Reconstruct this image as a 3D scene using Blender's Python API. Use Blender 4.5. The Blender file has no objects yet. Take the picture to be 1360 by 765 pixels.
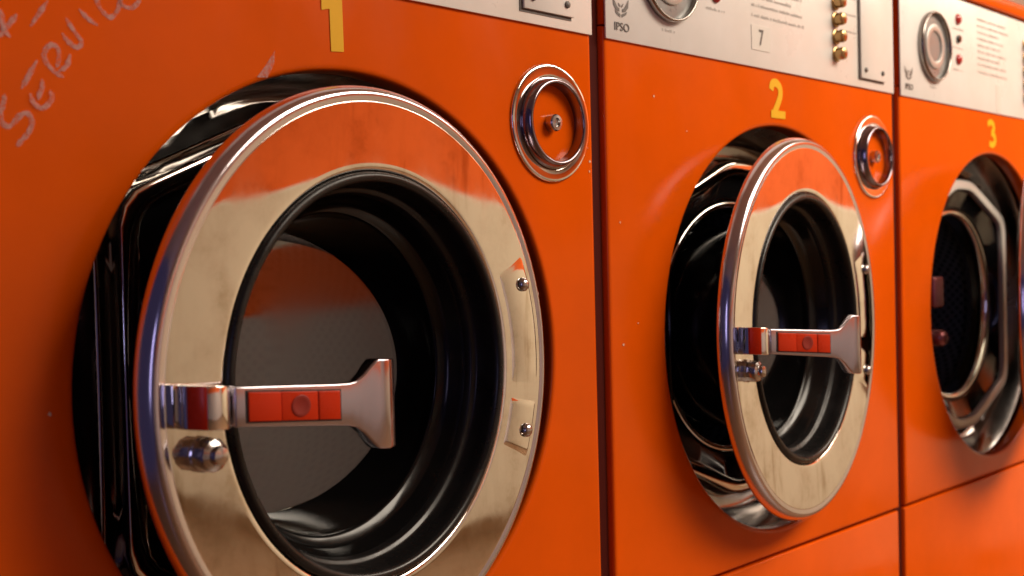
import bpy, bmesh, math, random
from mathutils import Matrix, Vector
random.seed(7)
sc = bpy.context.scene
C = sc.collection
Z0 = 0.95            # height of the door centres above the floor

# ------------------------------------------------------------------ camera
cd = bpy.data.cameras.new('camera'); cam = bpy.data.objects.new('camera', cd); C.objects.link(cam)
r_ = Vector((0.67686, -0.73573, -0.02385)); u_ = Vector((0.03144, -0.00348, 0.99950)); f_ = Vector((0.73544, 0.67727, -0.02077))
M = Matrix((r_, u_, -f_)).transposed().to_4x4()
M.translation = Vector((-1.34637, -0.78876, Z0 + 0.08968))
cam.matrix_world = M
cd.sensor_width = 36; cd.lens = 1610.21 / 1360 * 36; cd.clip_start = 0.02; cd.clip_end = 100
cd.dof.use_dof = True; cd.dof.focus_distance = 1.12; cd.dof.aperture_fstop = 6.5
sc.camera = cam

# ------------------------------------------------------------------ world, lamps, exposure
w = bpy.data.worlds.new('World'); sc.world = w; w.use_nodes = True
bg = w.node_tree.nodes['Background']; bg.inputs[0].default_value = (0.34, 0.27, 0.62, 1); bg.inputs[1].default_value = 0.10

def area(name, loc, target, sx, sy, watts, col):
    l = bpy.data.lights.new(name, 'AREA'); l.shape = 'RECTANGLE'; l.size = sx; l.size_y = sy
    l.energy = watts; l.color = col
    o = bpy.data.objects.new(name, l); C.objects.link(o); o.location = loc
    d = Vector(target) - Vector(loc); o.rotation_euler = d.to_track_quat('-Z', 'Y').to_euler()
    return o
WARM = (1.0, 0.87, 0.71)
area('ceiling_lamp', (1.05, -1.65, 2.44), (1.05, -1.40, 0), 2.0, 1.1, 104, WARM)
area('ceiling_lamp', (2.55, -1.2, 2.44), (2.55, -1.15, 0), 0.9, 0.9, 27, WARM)
area('window_daylight', (-3.3, -1.9, 1.35), (0, -0.4, 0.9), 0.26, 1.2, 4.5, (0.60, 0.55, 1.0))

sc.view_settings.view_transform = 'Standard'; sc.view_settings.look = 'None'
sc.view_settings.exposure = 0; sc.view_settings.gamma = 1; sc.view_settings.use_curve_mapping = False
sc.render.engine = 'CYCLES'
sc.cycles.use_denoising = True; sc.cycles.max_bounces = 10; sc.cycles.glossy_bounces = 6; sc.cycles.transmission_bounces = 8
sc.cycles.caustics_reflective = False; sc.cycles.caustics_refractive = False; sc.cycles.sample_clamp_indirect = 6

# ------------------------------------------------------------------ materials
def mat(name, col, rough=0.4, metal=0.0, **kw):
    m = bpy.data.materials.new(name); m.use_nodes = True
    b = m.node_tree.nodes['Principled BSDF']
    b.inputs['Base Color'].default_value = (*col, 1); b.inputs['Roughness'].default_value = rough; b.inputs['Metallic'].default_value = metal
    for k, v in kw.items(): b.inputs[k.replace('_', ' ')].default_value = v
    return m
def nd(m, t, **props):
    n = m.node_tree.nodes.new(t)
    for k, v in props.items(): setattr(n, k, v)
    return n
def ln(m, a, ai, b, bi): m.node_tree.links.new(a.outputs[ai], b.inputs[bi])
def bsdf(m): return m.node_tree.nodes['Principled BSDF']
def noise(m, scale, detail=4, rough=0.55, stretch=None, dist=0.0):
    t = nd(m, 'ShaderNodeTexCoord'); n = nd(m, 'ShaderNodeTexNoise')
    n.inputs['Scale'].default_value = scale; n.inputs['Detail'].default_value = detail; n.inputs['Roughness'].default_value = rough
    n.inputs['Distortion'].default_value = dist
    mp = nd(m, 'ShaderNodeMapping')
    if stretch: mp.inputs['Scale'].default_value = stretch
    ln(m, t, 'Object', mp, 'Vector'); ln(m, mp, 'Vector', n, 'Vector'); return n
def ramp(m, src, out, stops, interp='LINEAR'):
    r = nd(m, 'ShaderNodeValToRGB'); e = r.color_ramp.elements; r.color_ramp.interpolation = interp
    while len(e) < len(stops): e.new(0.5)
    for i, (p, c) in enumerate(stops): e[i].position = p; e[i].color = (*c, 1) if len(c) == 3 else c
    ln(m, src, out, r, 'Fac'); return r
def grey(v): return (v, v, v)
def rough_noise(m, lo, hi, scale=14, stretch=None, p0=0.35, p1=0.7):
    n = noise(m, scale, 5, 0.6, stretch); r = ramp(m, n, 'Fac', [(p0, grey(lo)), (p1, grey(hi))]); ln(m, r, 'Color', bsdf(m), 'Roughness')
def bump(m, scale, strength, dist=0.0005, stretch=None, detail=3):
    n = noise(m, scale, detail, 0.5, stretch); b = nd(m, 'ShaderNodeBump'); b.inputs['Strength'].default_value = strength; b.inputs['Distance'].default_value = dist
    ln(m, n, 'Fac', b, 'Height'); ln(m, b, 'Normal', bsdf(m), 'Normal')

def enamel(name, col, chips=True):
    m = mat(name, col, 0.16); b = bsdf(m); b.inputs['Specular IOR Level'].default_value = 0.15
    n = noise(m, 5, 6, 0.6)
    d = tuple(c * 0.86 for c in col); l = tuple(min(1, c * 1.05) for c in col)
    rc = ramp(m, n, 'Fac', [(0.3, d), (0.7, l)])
    last = rc
    if chips:                                    # sparse little paint chips
        t = nd(m, 'ShaderNodeTexCoord'); v = nd(m, 'ShaderNodeTexVoronoi'); v.inputs['Scale'].default_value = 26
        ln(m, t, 'Object', v, 'Vector')
        near = nd(m, 'ShaderNodeMath', operation='LESS_THAN'); near.inputs[1].default_value = 0.045; ln(m, v, 'Distance', near, 0)
        sx = nd(m, 'ShaderNodeSeparateColor'); ln(m, v, 'Color', sx, 'Color')
        pick = nd(m, 'ShaderNodeMath', operation='GREATER_THAN'); pick.inputs[1].default_value = 0.965; ln(m, sx, 'Red', pick, 0)
        mul = nd(m, 'ShaderNodeMath', operation='MULTIPLY'); ln(m, near, 0, mul, 0); ln(m, pick, 0, mul, 1)
        mx = nd(m, 'ShaderNodeMix', data_type='RGBA'); ln(m, mul, 0, mx, 'Factor'); ln(m, rc, 'Color', mx, 'A'); mx.inputs['B'].default_value = (0.8, 0.42, 0.22, 1)
        m.node_tree.links.new(mx.outputs['Result'], b.inputs['Base Color'])
    else: ln(m, rc, 'Color', b, 'Base Color')
    rough_noise(m, 0.10, 0.30, 6, (1, 1, 0.45))
    bump(m, 3.2, 0.10, 0.004, detail=5)
    return m
ORANGE = enamel('orange_enamel', (0.76, 0.097, 0.001))
DARKRED = mat('dark_red_joint_strip', (0.06, 0.006, 0.003), 0.8, Specular_IOR_Level=0.1)

CHROME = mat('chrome', (0.80, 0.77, 0.73), 0.05, 1.0)
def chrome_wear(m, lo, hi):
    n = noise(m, 16, 6, 0.7); r1 = ramp(m, n, 'Fac', [(0.33, (0.66, 0.60, 0.53)), (0.42, (0.79, 0.75, 0.71)), (0.55, (0.86, 0.84, 0.81))])
    s = noise(m, 30, 4, 0.65, (1, 1, 0.16)); r2 = ramp(m, s, 'Fac', [(0.30, (0.66, 0.58, 0.5)), (0.40, (0.95, 0.94, 0.93)), (0.5, (1, 1, 1))])
    mx = nd(m, 'ShaderNodeMix', data_type='RGBA', blend_type='MULTIPLY'); mx.inputs['Factor'].default_value = 1
    m.node_tree.links.new(r1.outputs['Color'], mx.inputs['A']); m.node_tree.links.new(r2.outputs['Color'], mx.inputs['B'])
    m.node_tree.links.new(mx.outputs['Result'], bsdf(m).inputs['Base Color'])
    rough_noise(m, lo, hi, 22, (1, 1, 0.5))
    bump(m, 7, 0.012, 0.002, detail=1)
chrome_wear(CHROME, 0.012, 0.09)
TRIM = mat('polished_trim', (0.82, 0.80, 0.77), 0.07, 1.0)
LITTRIM = mat('lit_frame_trim', (0.82, 0.77, 0.70), 0.4, 0.25); rough_noise(LITTRIM, 0.3, 0.5, 18)  # paler, duller copy of the frame trim, made to look lit in shade
SATIN = mat('satin_handle_metal', (0.50, 0.465, 0.52), 0.2, 1.0); rough_noise(SATIN, 0.15, 0.24, 14, (0.3, 1, 1))
RIMM = mat('rim_metal', (0.62, 0.57, 0.62), 0.15, 1.0); rough_noise(RIMM, 0.11, 0.2, 20)
COLLARM = mat('collar_dark_reflection', (0.30, 0.25, 0.28), 0.16, 1.0)  # chrome collar with its dark reflections put into the base colour
CATCHM = mat('reddish_catch_metal', (0.30, 0.10, 0.11), 0.25, 0.7)
STEEL = mat('bolt_steel', (0.50, 0.48, 0.48), 0.16, 1.0); rough_noise(STEEL, 0.1, 0.3, 60)
DARKSTEEL = mat('dark_recess_steel', (0.26, 0.24, 0.23), 0.2, 1.0); rough_noise(DARKSTEEL, 0.12, 0.3, 9)
BLACK = mat('black_gloss', (0.006, 0.0055, 0.006), 0.12); rough_noise(BLACK, 0.06, 0.25, 18)
RUBBER = mat('black_rubber', (0.009, 0.008, 0.008), 0.30, Specular_IOR_Level=0.3); rough_noise(RUBBER, 0.2, 0.45, 25); bump(RUBBER, 60, 0.12, 0.0006)
SLEEVE = mat('smoked_bowl_wall', (0.0045, 0.004, 0.004), 0.2, Specular_IOR_Level=0.32); rough_noise(SLEEVE, 0.10, 0.30, 14, (1, 0.3, 1)); bump(SLEEVE, 24, 0.1, 0.001, (1, 0.2, 1))
GLASS = mat('door_glass', (0.16, 0.155, 0.13), 0.02, 0.0, Transmission_Weight=1.0, IOR=2.0)
rough_noise(GLASS, 0.01, 0.11, 9, (1, 1, 0.6))
WHITE = mat('white_panel_enamel', (0.80, 0.77, 0.73), 0.32); rough_noise(WHITE, 0.25, 0.42, 12)
n = noise(WHITE, 7, 5, 0.6); rr = ramp(WHITE, n, 'Fac', [(0.3, (0.73, 0.69, 0.64)), (0.65, (0.82, 0.79, 0.76))]); ln(WHITE, rr, 'Color', bsdf(WHITE), 'Base Color')
PRINT = mat('grey_print', (0.46, 0.43, 0.40), 0.5)
PRINTD = mat('dark_print', (0.10, 0.085, 0.075), 0.5)
PALE = mat('pale_sticker', (0.66, 0.63, 0.58), 0.45)
YELLOW = mat('yellow_number_paint', (0.82, 0.44, 0.006), 0.55, Specular_IOR_Level=0.2)
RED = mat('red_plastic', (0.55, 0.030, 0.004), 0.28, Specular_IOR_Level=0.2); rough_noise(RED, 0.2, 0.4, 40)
REDD = mat('dark_red_plastic', (0.26, 0.018, 0.010), 0.35)
LAMPRED = mat('red_indicator', (0.42, 0.02, 0.02), 0.25)
BRASS = mat('brass_button', (0.42, 0.27, 0.12), 0.25, 1.0)
DIALF = mat('dial_grey', (0.27, 0.275, 0.27), 0.35, 0.3); rough_noise(DIALF, 0.25, 0.45, 30)
DIALM = mat('dial_bezel_metal', (0.33, 0.31, 0.29), 0.18, 1.0)
DIALL = mat('dial_light_grey', (0.50, 0.48, 0.45), 0.3, 0.3)
DULLBLACK = mat('dull_black', (0.02, 0.012, 0.01), 0.7)  # near-black base for the plinth and the inlay frame
# chalk: patchy, partly see-through strokes
CHALK = mat('chalk_mark', (0.62, 0.34, 0.30), 0.8)
n = noise(CHALK, 160, 4, 0.7); rr = ramp(CHALK, n, 'Fac', [(0.33, grey(0.12)), (0.62, grey(0.75))]); ln(CHALK, rr, 'Color', bsdf(CHALK), 'Alpha')
# perforated drum steel
DRUM = mat('perforated_drum_steel', (0.05, 0.047, 0.045), 0.4, 0.3)
t = nd(DRUM, 'ShaderNodeTexCoord'); v = nd(DRUM, 'ShaderNodeTexVoronoi'); v.inputs['Scale'].default_value = 85; v.inputs['Randomness'].default_value = 0.05
v.voronoi_dimensions = '2D'; sx = nd(DRUM, 'ShaderNodeSeparateXYZ'); cx = nd(DRUM, 'ShaderNodeCombineXYZ'); ln(DRUM, t, 'Object', sx, 'Vector'); ad = nd(DRUM, 'ShaderNodeMath', operation='ADD'); ln(DRUM, sx, 'X', ad, 0); ln(DRUM, sx, 'Y', ad, 1); ln(DRUM, ad, 0, cx, 'X'); ln(DRUM, sx, 'Z', cx, 'Y')
rt = nd(DRUM, 'ShaderNodeMapping'); rt.inputs['Rotation'].default_value = (0, 0, 0.785); ln(DRUM, cx, 'Vector', rt, 'Vector'); ln(DRUM, rt, 'Vector', v, 'Vector')
rr = ramp(DRUM, v, 'Distance', [(0.24, grey(0.004)), (0.36, (0.20, 0.19, 0.18))]); ln(DRUM, rr, 'Color', bsdf(DRUM), 'Base Color')
# painted room surfaces that the chrome mirrors
def wall_paint(name, stops):
    m = mat(name, (0.6, 0.5, 0.3), 0.7)
    g = nd(m, 'ShaderNodeNewGeometry'); sp = nd(m, 'ShaderNodeSeparateXYZ'); ln(m, g, 'Position', sp, 'Vector')
    mr = nd(m, 'ShaderNodeMapRange'); mr.inputs['From Min'].default_value = 0; mr.inputs['From Max'].default_value = 2.5; ln(m, sp, 'Z', mr, 'Value')
    rr = ramp(m, mr, 'Result', [(z / 2.5, c) for z, c in stops], 'CONSTANT'); ln(m, rr, 'Color', bsdf(m), 'Base Color')
    return m
BEIGE = (0.66, 0.57, 0.41); BAND = (0.76, 0.12, 0.008); GREYB = (0.47, 0.425, 0.42); PALEW = (0.76, 0.72, 0.60)
WALLE = wall_paint('end_wall_paint', [(0, (0.22, 0.12, 0.05)), (0.06, BEIGE), (1.115, PALEW), (1.13, BAND), (2.02, PALEW)])
WALLO = wall_paint('opposite_wall_paint', [(0, GREYB), (1.27, BAND), (1.55, PALEW)])
WALLP = mat('grey_beige_wall_paint', GREYB, 0.7)
CEILM = mat('ceiling_paint', (0.72, 0.68, 0.58), 0.8)
BACKM = mat('cream_wall_paint', (0.75, 0.68, 0.58), 0.8); 
FLOORM = mat('brown_floor', (0.16, 0.085, 0.04), 0.35); rough_noise(FLOORM, 0.25, 0.5, 6)

# ------------------------------------------------------------------ mesh helpers
def finish(bm, name, m, smooth=True, ang=40):
    bmesh.ops.recalc_face_normals(bm, faces=bm.faces)
    me = bpy.data.meshes.new(name); bm.to_mesh(me); bm.free()
    me.materials.append(m)
    if smooth:
        for p in me.polygons: p.use_smooth = True
        me.set_sharp_from_angle(angle=math.radians(ang))
    return me
def link(name, me, parent=None, loc=(0, 0, 0), rot=(0, 0, 0), label=None):
    o = bpy.data.objects.new(name, me); C.objects.link(o); o.parent = parent; o.location = loc; o.rotation_euler = rot
    if label: o['label'] = label
    return o
def loft(bm, rings, closed=True):
    vs = [[bm.verts.new(p) for p in ring] for ring in rings]
    for a, b in zip(vs[:-1], vs[1:]):
        n = len(a)
        for i in range(n if closed else n - 1):
            j = (i + 1) % n
            f = [a[i], a[j], b[j], b[i]]
            try: bm.faces.new(f)
            except ValueError: pass
    return vs
def circ(r, y, n=96, cx=0, cz=0):
    return [(cx + r * math.cos(2 * math.pi * i / n), y, cz + r * math.sin(2 * math.pi * i / n)) for i in range(n)]
def lathe(name, prof, m, n=96, cap0=False, cap1=False, ang=35, fn=None):
    """prof: (radius, y) pairs, turned about the local Y axis"""
    bm = bmesh.new(); vs = loft(bm, [circ(r, y, n) for r, y in prof])
    if cap0: bm.faces.new(vs[0])
    if cap1: bm.faces.new(vs[-1])
    if fn:
        for v in bm.verts: v.co = fn(v.co)
    return finish(bm, name, m, ang=ang)
def box(name, x0, x1, y0, y1, z0, z1, m, bev=0.0, seg=2):
    bm = bmesh.new(); bmesh.ops.create_cube(bm, size=1)
    for v in bm.verts: v.co = ((x0 + x1) / 2 + v.co.x * (x1 - x0), (y0 + y1) / 2 + v.co.y * (y1 - y0), (z0 + z1) / 2 + v.co.z * (z1 - z0))
    if bev: bmesh.ops.bevel(bm, geom=list(bm.edges), offset=bev, segments=seg, profile=0.5, affect='EDGES')
    return finish(bm, name, m)
def spline(pts, k=6):
    out = []
    P = [Vector(p) for p in pts]; P = [P[0] * 2 - P[1]] + P + [P[-1] * 2 - P[-2]]
    for i in range(1, len(P) - 2):
        for s in range(k):
            t = s / k
            out.append(0.5 * ((2 * P[i]) + (P[i + 1] - P[i - 1]) * t + (2 * P[i - 1] - 5 * P[i] + 4 * P[i + 1] - P[i + 2]) * t * t + (3 * P[i] - P[i - 1] - 3 * P[i + 1] + P[i + 2]) * t ** 3))
    out.append(P[-2]); return out
def ribbon(bm, pts, wd, y, k=6, taper=True, wob=0.0, th=0.0004):
    """a painted stroke of width wd in the XZ plane at depth y, th thick"""
    p = spline(pts, k); n = len(p); L = []; R = []
    for i, q in enumerate(p):
        d = (p[min(i + 1, n - 1)] - p[max(i - 1, 0)]); d = d.normalized() if d.length else Vector((1, 0)); nn = Vector((-d.y, d.x))
        w_ = wd * 0.5 * (1 + random.uniform(-wob, wob))
        if taper: w_ *= min(1, 0.35 + 0.65 * min(i, n - 1 - i) / 3)
        L.append(q + nn * w_); R.append(q - nn * w_)
    a = [bm.verts.new((v.x, y, v.y)) for v in L]; b = [bm.verts.new((v.x, y, v.y)) for v in R]
    for i in range(n - 1): bm.faces.new([a[i], a[i + 1], b[i + 1], b[i]])
def poly(bm, pts, y): bm.faces.new([bm.verts.new((x, y, z)) for x, z in pts])
def text_mesh(name, body, size, m, x, y, z, sx=1.0):
    cu = bpy.data.curves.new(name, 'FONT'); cu.body = body; cu.size = size; cu.align_x = 'CENTER'; cu.align_y = 'CENTER'; cu.extrude = 0.0002
    o = bpy.data.objects.new(name, cu); C.objects.link(o)
    dg = bpy.context.evaluated_depsgraph_get(); me = bpy.data.meshes.new_from_object(o.evaluated_get(dg))
    bpy.data.objects.remove(o)
    me.transform(Matrix.Translation((x, y, z)) @ Matrix.Rotation(math.radians(90), 4, 'X') @ Matrix.Diagonal((sx, 1, 1, 1)))
    me.materials.clear(); me.materials.append(m); return me

# ------------------------------------------------------------------ the setting
def struct(name, me):
    o = link(name, me); o['kind'] = 'structure'; return o
struct('floor', box('floor', -2.6, 3.3, -3.7, 0.9, -0.1, 0, FLOORM))
struct('ceiling', box('ceiling', -2.6, 3.3, -3.7, 0.9, 2.5, 2.6, CEILM))
struct('wall_behind', box('wall_behind', -2.6, 3.3, 0.80, 0.9, 0.0, 2.5, BACKM))
struct('wall_end', box('wall_end', 3.2, 3.3, -3.7, 0.80, 0.0, 2.5, WALLE))
struct('wall_opposite', box('wall_opposite', -2.6, 1.9, -3.7, -3.6, 0.0, 2.5, WALLO))
struct('wall_corner', box('wall_corner', 1.9, 3.2, -3.7, -3.598, 0.0, 2.5, WALLP))

# ------------------------------------------------------------------ washing machine: shared meshes (local X across, -Y outward, z from the floor)
HX = 0.339                 # half width
OC = 0.015                 # opening centre, across
RO = 0.253                 # opening radius
def rect_pt(a, x0, x1, z0, z1, cx, cz):
    c, s = math.cos(a), math.sin(a); t = 1e9
    if c > 1e-9: t = min(t, (x1 - cx) / c)
    if c < -1e-9: t = min(t, (x0 - cx) / c)
    if s > 1e-9: t = min(t, (z1 - cz) / s)
    if s < -1e-9: t = min(t, (z0 - cz) / s)
    return cx + c * t, cz + s * t
def front_panel_mesh():
    x0, x1, z0, z1 = -HX, HX, Z0 - 0.2835, Z0 + 0.3360
    angs = [2 * math.pi * i / 120 for i in range(120)]
    for px, pz in ((x0, z0), (x0, z1), (x1, z0), (x1, z1)):
        angs.append(math.atan2(pz - Z0, px - OC) % (2 * math.pi))
    angs.sort()
    def hole(r, y): return [(OC + r * math.cos(a), y, Z0 + r * math.sin(a)) for a in angs]
    def rect(i, y): return [(lambda p: (p[0], y, p[1]))(rect_pt(a, x0 + i, x1 - i, z0 + i, z1 - i, OC, Z0)) for a in angs]
    def rect2(i, y):        # keep the corner columns: scale about the centre instead of re-casting
        out = []
        for a in angs:
            x, z = rect_pt(a, x0, x1, z0, z1, OC, Z0)
            out.append((OC + (x - OC) * (1 - i / (x1 - OC)), y, Z0 + (z - Z0) * (1 - i / (z1 - Z0))))
        return out
    rings = [hole(RO + 0.002, 0.022), hole(RO, 0.020), hole(RO, 0.0045), hole(RO + 0.0008, 0.002), hole(RO + 0.0025, 0.0005), hole(RO + 0.005, 0), hole(RO + 0.007, 0),
             rect2(0.006, 0), rect2(0.0035, 0.0), rect2(0.002, 0.0004), rect2(0.0008, 0.0013), rect2(0.0001, 0.003), rect2(0, 0.004), rect2(0, 0.03)]
    bm = bmesh.new(); loft(bm, rings); return finish(bm, 'front_panel', ORANGE)
FRONT = front_panel_mesh()
LOWER = box('lower_panel', -HX, HX, 0.0015, 0.03, 0.12, Z0 - 0.2880, ORANGE, 0.0025, 3)
PLINTH = box('plinth', -HX + 0.02, HX - 0.02, 0.05, 0.70, 0.0, 0.118, DULLBLACK, 0.003)
def cabinet_mesh():
    bm = bmesh.new(); t = 0.0025
    def b(x0, x1, y0, y1, z0, z1):
        g = bmesh.ops.create_cube(bm, size=1)['verts']
        for v in g: v.co = ((x0 + x1) / 2 + v.co.x * (x1 - x0), (y0 + y1) / 2 + v.co.y * (y1 - y0), (z0 + z1) / 2 + v.co.z * (z1 - z0))
    top = Z0 + 0.5225
    b(-HX + 0.001, -HX + 0.001 + t, 0.031, 0.72, 0.119, top); b(HX - 0.001 - t, HX - 0.001, 0.031, 0.72, 0.119, top)
    b(-HX + 0.004, HX - 0.004, 0.7175, 0.72, 0.119, top); b(-HX + 0.004, HX - 0.004, 0.031, 0.717, 0.119, 0.1215)
    for x in (-HX + 0.001, HX - 0.001 - t): b(x, x + t, 0.0008, 0.0305, Z0 + 0.338, Z0 + 0.497)
    return finish(bm, 'cabinet', ORANGE, False)
CAB = cabinet_mesh()
STRIP = box('joint_strip', HX + 0.0004, HX + 0.0216, 0.007, 0.02, 0.12, Z0 + 0.515, DARKRED, 0.003, 3)
CTRL = box('control_panel', -HX + 0.0005, HX - 0.0005, -0.0004, 0.0020, Z0 + 0.3225, Z0 + 0.4935, WHITE, 0.0009, 2)
FASCIA = box('top_fascia', -HX, HX, -0.002, 0.05, Z0 + 0.4985, Z0 + 0.5265, ORANGE, 0.008, 4)
TOP = box('top_panel', -HX, HX, 0.0505, 0.72, Z0 + 0.5235, Z0 + 0.5262, ORANGE)

# --- the recess behind the opening
OCT = [(0.185, -0.147), (0.185, 0.147), (0.035, 0.211), (-0.035, 0.211), (-0.185, 0.147), (-0.185, -0.147), (-0.035, -0.211), (0.035, -0.211)]
def oct_ring(off, y, n=96, rc=0.02):
    """rounded eight-sided loop sampled by direction"""
    # offset polygon by scaling toward centre, then soften by averaging neighbours
    pts = []
    for i in range(n * 4):
        a = 2 * math.pi * i / (n * 4); d = Vector((math.cos(a), math.sin(a))); best = 1e9
        for j in range(8):
            p = Vector(OCT[j]); q = Vector(OCT[(j + 1) % 8]); e = q - p; nn = Vector((e.y, -e.x)).normalized()
            dn = d.dot(nn)
            if dn > 1e-6: best = min(best, (p.dot(nn) + off) / dn)
        pts.append(d * best)
    N = len(pts); k = 5; out = []
    for i in range(0, N, 4):
        s = Vector((0, 0))
        for j in range(-k, k + 1): s += pts[(i + j) % N]
        s /= (2 * k + 1); out.append((OC + s.x, y, Z0 + s.y))
    return out
def hole_ring(r, y, n=96): return circ(r, y, n, OC, Z0)
bm = bmesh.new(); loft(bm, [hole_ring(0.275, 0.032), hole_ring(0.262, 0.034), hole_ring(0.249, 0.050), hole_ring(0.244, 0.064), hole_ring(0.238, 0.0745), oct_ring(0.022, 0.077), oct_ring(0.010, 0.0775)])
RECESS = finish(bm, 'recess_collar', DARKSTEEL)
bm = bmesh.new(); loft(bm, [oct_ring(0.0095, 0.0765), oct_ring(0.006, 0.075), oct_ring(0.004, 0.060), oct_ring(0.0025, 0.0535), oct_ring(0.0012, 0.0502), oct_ring(0.000, 0.0495), oct_ring(-0.0060, 0.0490), oct_ring(-0.0125, 0.0492), oct_ring(-0.0140, 0.0500), oct_ring(-0.0148, 0.0535), oct_ring(-0.0150, 0.058)])
OTRIM = finish(bm, 'frame_trim', TRIM, ang=60)
OTRIM3 = OTRIM.copy(); OTRIM3.materials[0] = LITTRIM  # same trim part, brightened on the third machine only
bm = bmesh.new(); loft(bm, [oct_ring(-0.0152, 0.0575), oct_ring(-0.0165, 0.060), hole_ring(0.1685, 0.070), hole_ring(0.1680, 0.074), hole_ring(0.166, 0.076)])
OFRAME = finish(bm, 'inner_frame', BLACK)
bm = bmesh.new(); loft(bm, [hole_ring(0.1655, 0.077), hole_ring(0.164, 0.072), hole_ring(0.160, 0.070), hole_ring(0.156, 0.072), hole_ring(0.154, 0.078), hole_ring(0.153, 0.10)])
MOUTH = finish(bm, 'drum_mouth', TRIM, ang=60)
bm = bmesh.new(); vs = loft(bm, [hole_ring(0.1525, 0.1005), hole_ring(0.16, 0.112), hole_ring(0.23, 0.13), hole_ring(0.25, 0.15), hole_ring(0.25, 0.44), hole_ring(0.235, 0.46)]); bm.faces.new(vs[-1])
DRUMM = finish(bm, 'drum', DRUM)
CATCH = box('latch_catch', -0.214, -0.180, 0.004, 0.045, Z0 + 0.004, Z0 + 0.052, CATCHM, 0.004, 3)
CATCH2 = lathe('latch_roller', [(0.0, -0.004), (0.006, -0.0035), (0.011, 0.0), (0.0135, 0.006), (0.0135, 0.022), (0.010, 0.024), (0.010, 0.04)], CATCHM, 24)

# --- control panel furniture
DIALB = lathe('dial_bezel', [(0.0530, -0.0006), (0.0535, -0.0025), (0.0530, -0.0080), (0.0518, -0.0094), (0.0504, -0.0092), (0.0496, -0.0078), (0.0492, -0.0010)], DIALM, 64, ang=60)
DIALD = lathe('dial_face', [(0.0494, -0.0022), (0.036, -0.0030), (0.0005, -0.0030)], DIALF, 64, cap1=True)
DIALR = lathe('dial_ring', [(0.0345, -0.0028), (0.0340, -0.0050), (0.033, -0.0056), (0.0250, -0.0056), (0.0235, -0.0050), (0.0230, -0.0028)], DIALL, 48)
KNOB = lathe('push_button', [(0.0105, -0.0006), (0.0105, -0.0022), (0.0085, -0.003), (0.0085, -0.0115), (0.0078, -0.0138), (0.005, -0.0150), (0.0005, -0.0153)], BRASS, 24, cap1=True)
LAMP = lathe('indicator_lamp', [(0.0085, -0.0006), (0.0085, -0.0025), (0.0068, -0.0045), (0.004, -0.006), (0.0005, -0.0064)], LAMPRED, 20, cap1=True)
KEY = lathe('key_switch', [(0.0062, -0.0006), (0.0062, -0.004), (0.0050, -0.005), (0.0005, -0.005)], BLACK, 20, cap1=True)
PLATEB = box('plate_shadow_gap', 0.2270, 0.3045, -0.0011, 0.004, Z0 + 0.3325, Z0 + 0.4835, PRINTD)  # dark backing stands in for the shadow line left of and below the plate
PLATE = box('coin_plate', 0.2305, 0.3065, -0.0042, -0.0012, Z0 + 0.3355, Z0 + 0.4830, WHITE, 0.0008, 2)
SCREW = lathe('screw', [(0.0036, -0.0043), (0.0034, -0.0058), (0.002, -0.0066), (0.0004, -0.0068)], PRINTD, 14, cap1=True)
def emblem_mesh():
    bm = bmesh.new(); y = -0.0009; cx = -0.3125; cz = Z0 + 0.357
    for s in (-1, 1):
        poly(bm, [(cx + s * a, cz + b) for a, b in ((0.0140, 0.0110), (0.0128, 0.0020), (0.0080, -0.0030), (0.0024, -0.0040), (0.0024, -0.0008), (0.0064, 0.0012), (0.0100, 0.0060))], y)
        poly(bm, [(cx + s * a, cz + b) for a, b in ((0.0108, -0.0022), (0.0088, -0.0062), (0.0012, -0.0098), (0.0012, -0.0062), (0.0060, -0.0045))], y)
        poly(bm, [(cx + s * a, cz + b) for a, b in ((0.0050, 0.0060), (0.0032, 0.0018), (0.0009, 0.0008), (0.0009, 0.0030))], y)
    return finish(bm, 'emblem', PRINTD, False)
EMBLEM = emblem_mesh()
MAKER = text_mesh('maker_name', 'IPSO', 0.0125, PRINTD, -0.3115, -0.0010, Z0 + 0.3368, 1.05)
def text_line(x0, x1, z, h=0.0028, seed=0):
    """a line of print too fine to read: a row of short dashes"""
    rnd = random.Random(seed); bm = bmesh.new(); x = x0; y = -0.0008
    while x < x1:
        wd = rnd.uniform(0.0014, 0.0030); hh = 1.35 * h * rnd.uniform(0.6, 1.0)
        poly(bm, [(x, z), (x + wd, z), (x + wd, z + hh), (x, z + hh)], y)
        x += wd + (0.0009 if rnd.random() > 0.2 else 0.0035)
    return finish(bm, 'print_line', PRINT, False)
LINES = [text_line(-0.050, x1, Z0 + z, 0.003, i) for i, (x1, z) in enumerate([(0.075, 0.470), (0.085, 0.4595), (0.040, 0.4490), (0.065, 0.4385), (0.050, 0.4280), (0.070, 0.4175), (0.045, 0.4070), (0.072, 0.3965), (0.080, 0.3840)])]
LINES += [text_line(-0.150, -0.110, Z0 + z, 0.0026, 30 + i) for i, z in enumerate((0.444, 0.414, 0.379))]
LINES += [text_line(-0.238, -0.215, Z0 + 0.3425, 0.0026, 40)]
LINES += [text_line(0.178, 0.2225, Z0 + 0.3945 + 0.0232 * i, 0.0020, 50 + i) for i in range(4)]
STICK = box('number_sticker', -0.0515, -0.0085, -0.0011, -0.0003, Z0 + 0.3435, Z0 + 0.3735, PALE)
SEVEN = text_mesh('sticker_digit', '7', 0.028, PRINTD, -0.030, -0.0016, Z0 + 0.3585, 0.8)
SMEAR = box('tape_strip', 0.028, 0.046, -0.0009, -0.0003, Z0 + 0.326, Z0 + 0.371, PALE)

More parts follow.
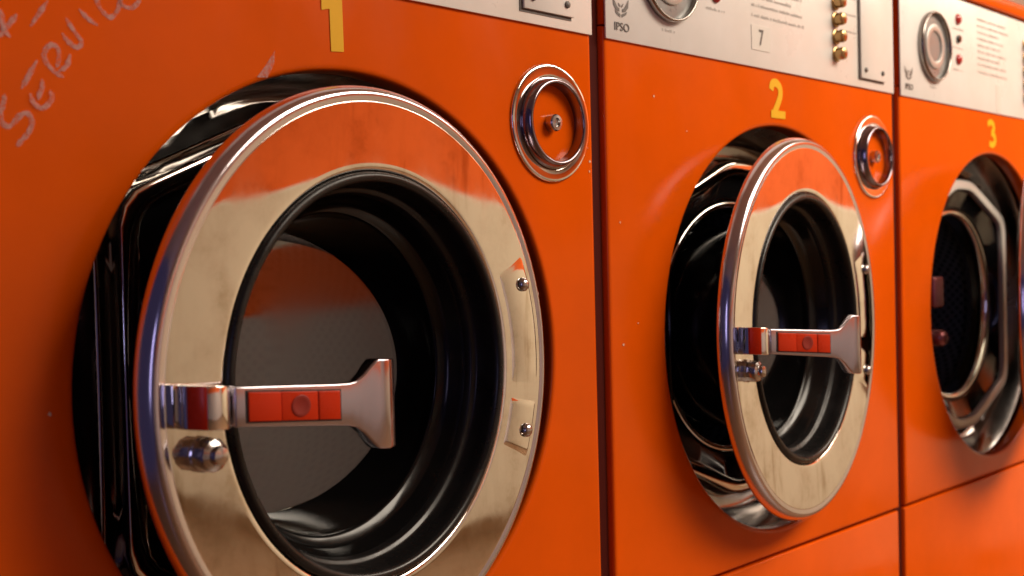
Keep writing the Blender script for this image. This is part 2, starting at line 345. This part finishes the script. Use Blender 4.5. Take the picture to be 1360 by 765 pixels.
# --- round chrome cap
CAP = lathe('round_cap', [(0.0585, 0.0005), (0.0588, -0.0014), (0.0582, -0.0026), (0.0570, -0.0031), (0.0550, -0.0031), (0.0480, -0.0029), (0.0468, -0.0026), (0.0460, 0.0), (0.0450, 0.0068), (0.0350, 0.0070), (0.0005, 0.0070)], CHROME, 80, cap1=True, ang=55)
COLLAR = lathe('cap_collar', [(0.0460, -0.0020), (0.0458, -0.0040), (0.0430, -0.0105), (0.0418, -0.0122), (0.0403, -0.0128), (0.0388, -0.0122), (0.0383, -0.0108), (0.0374, 0.0068)], COLLARM, 80, ang=60)
CAPBOLT = lathe('cap_bolt', [(0.0115, 0.0072), (0.0115, 0.0030), (0.0100, 0.0010), (0.0085, 0.0005), (0.0085, -0.0080), (0.0075, -0.0095), (0.0045, -0.0098), (0.0040, -0.0075), (0.0004, -0.0070)], STEEL, 28, cap1=True, ang=30)

# --- door, modelled about its own centre (hinge offset added when placed)
HNG = 0.249
RIM = lathe('rim', [(0.2290, 0.0030), (0.2335, 0.0028), (0.2357, 0.0014)] + [(0.2280 + 0.0081 * math.cos(t_), -0.01485 * math.sin(t_)) for t_ in [math.pi / 2 * i_ / 10 for i_ in range(11)]] + [(0.2272, -0.01482), (0.2256, -0.0146), (0.2238, -0.0142), (0.2222, -0.0139)], RIMM, 160, ang=60)
RING = lathe('door', [(0.2240, -0.004), (0.2230, -0.012), (0.2226, -0.01375), (0.2222, -0.01395), (0.2214, -0.01392),
                      (0.216, -0.01362), (0.200, -0.01290), (0.185, -0.01212), (0.1735, -0.01158), (0.172, -0.01149), (0.1695, -0.0112), (0.1678, -0.0102), (0.1672, -0.0085), (0.168, 0.010)], CHROME, 160, ang=50)
DBACK = lathe('back_plate', [(0.2292, 0.0024), (0.2280, 0.0042), (0.200, 0.0090), (0.170, 0.0120), (0.1682, 0.0102)], BLACK, 96)
GASKET = lathe('gasket', [(0.1668, 0.010), (0.1668, -0.0095), (0.1655, -0.0122), (0.1632, -0.0136), (0.1600, -0.0130), (0.1580, -0.0110), (0.1568, -0.0070), (0.1560, 0.0), (0.1552, 0.010), (0.1535, 0.0125), (0.1515, 0.0130), (0.1500, 0.0150), (0.1490, 0.022)], RUBBER, 128, ang=60)
def gdepth(x, z): return 0.1280 - (0.200 * x + 1.30 * x * x) + z * 0.063      # the pane at the bottom of the bowl, deeper on the handle side
BOWL = lathe('bowl_wall', [(0.1495, 0.0200), (0.1475, 0.024), (0.1445, 0.034), (0.1415, 0.0390), (0.1365, 0.0415), (0.1345, 0.0430), (0.1338, 0.0455), (0.1345, 0.050), (0.1330, 0.056), (0.1300, 0.075), (0.1265, 0.089), (0.1245, 0.0925)], SLEEVE, 128, ang=60,
             fn=lambda c: Vector((c.x, c.y + max(0, min(1, (c.y - 0.045) / 0.0475)) * (gdepth(c.x, c.z) - 0.0925), c.z)))
def glass_mesh():
    R = 0.1250; rr_ = [0.0005] + [R * i / 16 for i in range(1, 17)]
    prof = [(r, 0.0) for r in rr_] + [(r, 0.006) for r in rr_[::-1]]
    return lathe('glass_pane', prof, GLASS, 96, cap0=True, cap1=True, ang=40, fn=lambda c: Vector((c.x, c.y + gdepth(c.x, c.z), c.z)))
PANE = glass_mesh()
GASKF = lathe('gasket', [(0.1668, 0.010), (0.1668, -0.0095), (0.1655, -0.0122), (0.1632, -0.0136), (0.1600, -0.0130), (0.1580, -0.0110), (0.1568, -0.0070), (0.1560, 0.0), (0.1552, 0.010), (0.1668, 0.0105)], RUBBER, 96, ang=60)
PANEF = lathe('glass_pane', [(0.0005, 0.0), (0.158, 0.0), (0.158, 0.006), (0.0005, 0.006)], GLASS, 96, cap0=True, cap1=True)
def strip_mesh(name, st, m, bev=0.0012, back=None):
    """stations (x, y_front, y_back, z_low, z_high) -> bevelled bar"""
    bm = bmesh.new(); rings = [[(x, yf, zl), (x, yf, zh), (x, yb, zh), (x, yb, zl)] for x, yf, yb, zl, zh in st]
    vs = loft(bm, rings); bm.faces.new(vs[0]); bm.faces.new(vs[-1])
    bmesh.ops.recalc_face_normals(bm, faces=bm.faces)
    if bev:
        ed = [e for e in bm.edges if len(e.link_faces) == 2 and e.calc_face_angle(0) > math.radians(25)]
        bmesh.ops.bevel(bm, geom=ed, offset=bev, segments=3, profile=0.5, affect='EDGES')
    return finish(bm, name, m, ang=32)
TILT = math.tan(math.radians(-4.6))
def zc(x): return -0.0030 + (x + 0.195) * TILT
def hs(x, yf, th, h): return (x, yf, yf + th, zc(x) - h, zc(x) + h)
LATCH = strip_mesh('handle_latch', [hs(x + 0.0105, yf, th, h) for x, yf, th, h in [(-0.2245, -0.0200, 0.006, 0.0150), (-0.2235, -0.0270, 0.012, 0.0150), (-0.2205, -0.0330, 0.018, 0.0150), (-0.2165, -0.0375, 0.023, 0.0150), (-0.2115, -0.0402, 0.0262, 0.0150), (-0.2060, -0.0408, 0.0268, 0.0150),
                                (-0.2010, -0.0398, 0.0258, 0.0150), (-0.1965, -0.0372, 0.0232, 0.0148), (-0.1935, -0.0335, 0.0195, 0.0146), (-0.1920, -0.0290, 0.015, 0.0144)]], TRIM, 0.0010)
AS = [(-0.1812, -0.0370, 0.0140), (-0.170, -0.0392, 0.0141), (-0.130, -0.0470, 0.0148), (-0.100, -0.0529, 0.0153), (-0.0880, -0.0552, 0.0158), (-0.0810, -0.0566, 0.0172), (-0.0740, -0.0580, 0.0222), (-0.0670, -0.0593, 0.0290), (-0.0625, -0.0602, 0.0328), (-0.0600, -0.0607, 0.0338), (-0.0515, -0.0620, 0.0340)]
HANDLE = strip_mesh('handle', [hs(x, y, 0.0085 if x < -0.08 else 0.0085 + (x + 0.08) * 0.25, h) for x, y, h in AS] + [hs(-0.0500, -0.0616, 0.014, 0.0340), hs(-0.0368, -0.0545, 0.010, 0.0338), hs(-0.0356, -0.0525, 0.008, 0.0338)], SATIN, 0.0014)
def af(x):
    for (xa, ya, _), (xb, yb, _) in zip(AS[:-1], AS[1:]):
        if x <= xb: return ya + (yb - ya) * (x - xa) / (xb - xa)
    return AS[-1][1]
def on_arm(name, x0, x1, h0, h1, y_out, m, bev=0.0006, th=0.0035):
    return strip_mesh(name, [(x, af(x) - y_out, af(x) - y_out + th, zc(x) - h, zc(x) + h) for x, h in ((x0, h0), (x1, h1))], m, bev)
INFRAME = on_arm('inlay_frame', -0.1735, -0.0955, 0.0114, 0.0116, 0.0006, DULLBLACK, 0.0003, 0.002)
INA = on_arm('inlay_block', -0.1720, -0.1462, 0.0102, 0.0103, 0.0016, RED)
INB = on_arm('inlay_block', -0.1458, -0.1158, 0.0103, 0.0104, 0.0012, RED)
INC = on_arm('inlay_block', -0.1154, -0.0970, 0.0104, 0.0105, 0.0016, RED)
LRED = strip_mesh('latch_red_strip', [hs(x, y - 0.0007, 0.002, 0.0146) for x, y in ((-0.2132, -0.0268), (-0.2100, -0.0330), (-0.2076, -0.0357), (-0.2062, -0.0373))], RED, 0.0002)  # red strip over the left side of the latch barrel
bm = bmesh.new(); vs = loft(bm, [[(-0.1303 + r * math.cos(a * math.pi / 16), af(-0.1303 + r * math.cos(a * math.pi / 16)) - o, zc(-0.1303) + r * math.sin(a * math.pi / 16)) for a in range(32)] for r, o in ((0.0078, 0.0011), (0.0078, 0.0017), (0.0070, 0.0020), (0.0052, 0.0015))]); bm.faces.new(vs[-1])
DOT = finish(bm, 'inlay_dot', REDD)
STUD = lathe('latch_stud', [(0.0128, -0.0130), (0.0128, -0.0155), (0.0120, -0.0165), (0.0120, -0.0255), (0.0112, -0.0275), (0.0085, -0.0290), (0.0072, -0.0295), (0.0072, -0.0320), (0.0062, -0.0340), (0.0030, -0.0350), (0.0004, -0.0352)], STEEL, 12, cap1=True, ang=28)
RIVET = lathe('hinge_bolt', [(0.0066, -0.0146), (0.0062, -0.0168), (0.0045, -0.0186), (0.0022, -0.0195), (0.0004, -0.0197)], STEEL, 20, cap1=True)
def plate_mesh(a0, a1, r0=0.1790, r1=0.2180):
    bm = bmesh.new(); n = 24
    A = [math.radians(a0 + (a1 - a0) * i / n) for i in range(n + 1)]
    def fy(r): return -0.01149 - (r - 0.172) * 0.0490          # the dished face of the ring
    prof = [(r0, fy(r0) + 0.0002), (r0 + 0.0012, fy(r0) - 0.0003), (r0 + 0.003, fy(r0 + 0.003) - 0.0006), (r1 - 0.003, fy(r1 - 0.003) - 0.0006), (r1 - 0.0012, fy(r1) - 0.0003), (r1, fy(r1) + 0.0002)]
    def lift(i, r, y): return fy(r) + 0.0002 + (y - fy(r) - 0.0002) * min(1, i / 3, (n - i) / 3)      # the ends run out into the ring
    loft(bm, [[(r * math.cos(a), lift(i, r, y), r * math.sin(a)) for i, a in enumerate(A)] for r, y in prof], closed=False)
    return finish(bm, 'hinge_plate', CHROME, ang=40)
HP1 = plate_mesh(-8, 27); HP2 = plate_mesh(-26, -11)
KNUCK = lathe('hinge_knuckle', [(0.0004, -0.026), (0.0036, -0.016), (0.0042, -0.015), (0.0042, 0.015), (0.0036, 0.016), (0.0004, 0.016)], STEEL, 20)

# --- painted numbers
def number_mesh(k):
    bm = bmesh.new(); y = -0.0006
    if k == 1:
        poly(bm, [(-0.0042, Z0 + 0.2680), (0.0094, Z0 + 0.2690), (0.0086, Z0 + 0.3190), (-0.0050, Z0 + 0.3185), (-0.0132, Z0 + 0.3120), (-0.0132, Z0 + 0.3010), (-0.0048, Z0 + 0.3030)], y)
    elif k == 2:
        ribbon(bm, [(-0.0030, Z0 + 0.2985), (0.0000, Z0 + 0.3060), (0.0090, Z0 + 0.3080), (0.0180, Z0 + 0.3030), (0.0190, Z0 + 0.2930), (0.0120, Z0 + 0.2810), (0.0030, Z0 + 0.2690)], 0.0105, y, taper=False)
        poly(bm, [(-0.0045, Z0 + 0.2635), (0.0300, Z0 + 0.2640), (0.0305, Z0 + 0.2735), (0.0100, Z0 + 0.2735), (-0.0045, Z0 + 0.2735)], y - 0.0003)
    else:
        ribbon(bm, [(-0.0040, Z0 + 0.3020), (0.0060, Z0 + 0.3070), (0.0190, Z0 + 0.3040), (0.0210, Z0 + 0.2950), (0.0120, Z0 + 0.2890)], 0.0095, y, taper=False)
        ribbon(bm, [(0.0100, Z0 + 0.2895), (0.0230, Z0 + 0.2840), (0.0250, Z0 + 0.2750), (0.0140, Z0 + 0.2690), (0.0010, Z0 + 0.2710)], 0.0100, y - 0.0003, taper=False)
    return finish(bm, 'painted_number', YELLOW, False)

# --- chalked letters on machine 1 (panel coordinates)
LET = [
 [[(-0.2703, 0.2629), (-0.274, 0.2579), (-0.2777, 0.2535), (-0.2818, 0.251)], [(-0.2814, 0.2649), (-0.2806, 0.2581), (-0.2793, 0.2518), (-0.2754, 0.2468)], [(-0.2840, 0.262), (-0.2800, 0.252), (-0.2830, 0.246)]],
 [[(-0.2484, 0.275), (-0.2545, 0.266), (-0.2612, 0.2561)]],
 [[(-0.2802, 0.2096), (-0.2814, 0.2025), (-0.2833, 0.1974), (-0.283, 0.191), (-0.2794, 0.1878), (-0.2757, 0.1895), (-0.271, 0.1949), (-0.266, 0.1977), (-0.2629, 0.1949), (-0.2623, 0.1904), (-0.2651, 0.1842), (-0.2699, 0.1789), (-0.2732, 0.1747)]],
 [[(-0.2572, 0.2338), (-0.2633, 0.2231), (-0.2688, 0.2136)], [(-0.2547, 0.2214), (-0.2543, 0.2164), (-0.2563, 0.2116), (-0.2576, 0.207)], [(-0.2632, 0.211), (-0.2608, 0.2047), (-0.2554, 0.2016), (-0.2507, 0.2047), (-0.2476, 0.2093), (-0.2491, 0.2143)]],
 [[(-0.2385, 0.224), (-0.246, 0.2279), (-0.2519, 0.2349), (-0.2511, 0.2416), (-0.2462, 0.2455), (-0.2422, 0.2431), (-0.2416, 0.2373), (-0.2435, 0.2302)], [(-0.2425, 0.2277), (-0.2363, 0.2324), (-0.2336, 0.2405)]],
 [[(-0.2389, 0.2543), (-0.2342, 0.2487), (-0.2285, 0.2457), (-0.2247, 0.2498), (-0.2306, 0.2574), (-0.2358, 0.2652)]],
 [[(-0.2259, 0.2725), (-0.2202, 0.2673), (-0.2122, 0.2628)]],
 [[(-0.2135, 0.2847), (-0.2125, 0.2806), (-0.2093, 0.2743), (-0.2028, 0.2698), (-0.1974, 0.2743), (-0.1946, 0.2811), (-0.195, 0.2863)]],
 [[(-0.1962, 0.2851), (-0.1923, 0.2795), (-0.1861, 0.2788), (-0.1806, 0.283), (-0.1789, 0.2887)]],
]
# ------------------------------------------------------------------ assemble the three machines
def washer(xc, k, ajar, label):
    root = bpy.data.objects.new('washing_machine', None); C.objects.link(root); root.location = (xc, 0, 0)
    root.empty_display_size = 0.2
    root['label'] = label; root['category'] = 'washing machine'; root['group'] = 'orange washing machines standing in a row'
    link('cabinet', CAB, root); link('plinth', PLINTH, root); link('lower_panel', LOWER, root)
    fp = link('front_panel', FRONT, root)
    link('painted_number', number_mesh(k), fp, label='yellow painted number %d' % k)
    cp = link('control_panel', CTRL, root, (0, -0.0025, 0)); link('joint_strip', STRIP, root); link('top_fascia', FASCIA, root); link('top_panel', TOP, root)
    link('emblem', EMBLEM, cp); link('maker_name', MAKER, cp)
    dl = (-0.2245, 0, Z0 + 0.4065)
    link('dial_bezel', DIALB, cp, dl); link('dial_face', DIALD, cp, dl); link('dial_ring', DIALR, cp, dl)
    for z in (0.4610, 0.3970): link('indicator_lamp', LAMP, cp, (-0.129, 0, Z0 + z))
    link('key_switch', KEY, cp, (-0.1285, 0, Z0 + 0.4295))
    for i in range(5): link('push_button', KNOB, cp, (0.1635, 0, Z0 + 0.3605 + 0.0232 * i))
    for m_ in LINES: link('print_line', m_, cp)
    if k == 2: link('number_sticker', STICK, cp); link('sticker_digit', SEVEN, cp)
    if k == 3: link('tape_strip', SMEAR, cp)
    link('plate_gap_shade', PLATEB, cp); link('coin_plate', PLATE, cp)
    for x in (0.2430, 0.2945):
        for z in (0.3470, 0.4720): link('screw', SCREW, cp, (x, 0, Z0 + z))
    cpo = link('round_cap', CAP, root, (0.272, 0, Z0 + 0.2275)); link('cap_bolt', CAPBOLT, cpo); link('cap_collar', COLLAR, cpo)
    # recess and drum
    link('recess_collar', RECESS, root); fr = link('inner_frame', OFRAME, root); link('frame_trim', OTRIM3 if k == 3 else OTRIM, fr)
    dr = link('drum', DRUMM, root); link('drum_mouth', MOUTH, dr)
    if k == 3: lc = link('latch_catch', CATCH, root); link('latch_roller', CATCH2, lc, (-0.182, 0.004, Z0 - 0.045))
    # door, swung about its hinge
    off = Matrix.Translation((-HNG, 0, 0))
    d = link('door', DOORM['door'], root, (0.253, 0, Z0), (0, 0, math.radians(ajar)))
    for nm, key in DOORPARTS:
        if k == 3 and key in ('bowl_wall', 'glass_pane', 'gasket'): key += '_flat'
        if k == 2 and key + '_out' in DOORM: key += '_out'
        if key in DOORM: link(nm, DOORM[key], d)
    kn = link('hinge_knuckle', KNUCK, d, (-0.009, 0.002, 0.045), (math.radians(90), 0, 0)); link('hinge_knuckle', KNUCK, d, (-0.009, 0.002, -0.045), (math.radians(90), 0, 0))
    return root, fp
# door meshes are moved so that their origin is the hinge line
DOORM = {}
def dm(key, me, loc=(0, 0, 0)):
    me = me.copy(); me.transform(Matrix.Translation((loc[0] - HNG, loc[1], loc[2]))); DOORM[key] = me
dm('door', RING); dm('rim', RIM); dm('back_plate', DBACK); dm('gasket', GASKET); dm('bowl_wall', BOWL); dm('glass_pane', PANE); dm('handle_latch', LATCH); dm('handle', HANDLE)
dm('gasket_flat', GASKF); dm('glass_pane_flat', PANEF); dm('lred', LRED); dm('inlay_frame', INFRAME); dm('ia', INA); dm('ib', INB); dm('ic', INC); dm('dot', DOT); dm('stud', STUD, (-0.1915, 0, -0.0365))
dm('b1', RIVET, (0.1965, 0, 0.0689)); dm('b2', RIVET, (0.1965, 0, -0.0689)); dm('h1', HP1); dm('h2', HP2)
for key in ('handle', 'inlay_frame', 'ia', 'ib', 'ic', 'dot'):          # the handle of door 2 stands further out
    me = DOORM[key].copy(); pv = Matrix.Translation((-0.185 - HNG, -0.036, 0)); me.transform(pv @ Matrix.Rotation(math.radians(-15), 4, 'Z') @ pv.inverted()); DOORM[key + '_out'] = me
DOORPARTS = [('rim', 'rim'), ('back_plate', 'back_plate'), ('gasket', 'gasket'), ('bowl_wall', 'bowl_wall'), ('glass_pane', 'glass_pane'), ('handle_latch', 'handle_latch'), ('handle', 'handle'), ('inlay_frame', 'inlay_frame'), ('inlay_block', 'ia'), ('inlay_block', 'ib'), ('inlay_block', 'ic'),
             ('latch_red_strip', 'lred'), ('inlay_dot', 'dot'), ('latch_stud', 'stud'), ('hinge_bolt', 'b1'), ('hinge_bolt', 'b2'), ('hinge_plate', 'h1'), ('hinge_plate', 'h2')]
w1, fp1 = washer(-0.7, 1, 7.2, 'orange washing machine painted with a yellow 1 and chalked with SERVICE')
w2, fp2 = washer(0.0, 2, 7.2, 'orange washing machine painted with a yellow 2 in the middle of the row')
washer(0.7, 3, 15.1, 'orange washing machine painted with a yellow 3, its dark drum opening showing')
for strokes in LET:
    bm = bmesh.new()
    for i, s in enumerate(strokes): ribbon(bm, [(x, Z0 + z) for x, z in s], 0.0034, -0.0005 - 0.0003 * i, 6, True, 0.25)
    link('chalk_letter', finish(bm, 'chalk_letter', CHALK, False), fp1)
bm = bmesh.new(); poly(bm, [(-0.0610, Z0 + 0.2625), (-0.0620, Z0 + 0.2520), (-0.0690, Z0 + 0.2400), (-0.0790, Z0 + 0.2395), (-0.0700, Z0 + 0.2500)], -0.0005)
link('chalk_smudge', finish(bm, 'chalk_smudge', CHALK, False), fp1)

# little chips in the enamel where the photograph shows them
CHIP = mat('bare_chip', (0.72, 0.52, 0.40), 0.6)
for fp, x, z, r in ((fp1, 0.3330, 0.1925, 0.0016), (fp1, 0.3322, 0.1820, 0.0014), (fp1, -0.2561, -0.0055, 0.0016), (fp1, 0.3300, 0.2060, 0.0008), (fp2, -0.3165, -0.0006, 0.0019), (fp2, -0.2524, 0.2691, 0.0015), (fp2, -0.3180, 0.1300, 0.0012), (fp2, -0.1900, 0.2350, 0.0010), (fp2, -0.2900, 0.0210, 0.0009)):
    bm = bmesh.new(); poly(bm, [(x + r * random.uniform(0.5, 1.1) * math.cos(a * 0.7854), Z0 + z + r * random.uniform(0.5, 1.2) * math.sin(a * 0.7854)) for a in range(8)], -0.0005)
    link('paint_chip', finish(bm, 'paint_chip', CHIP, False), fp)
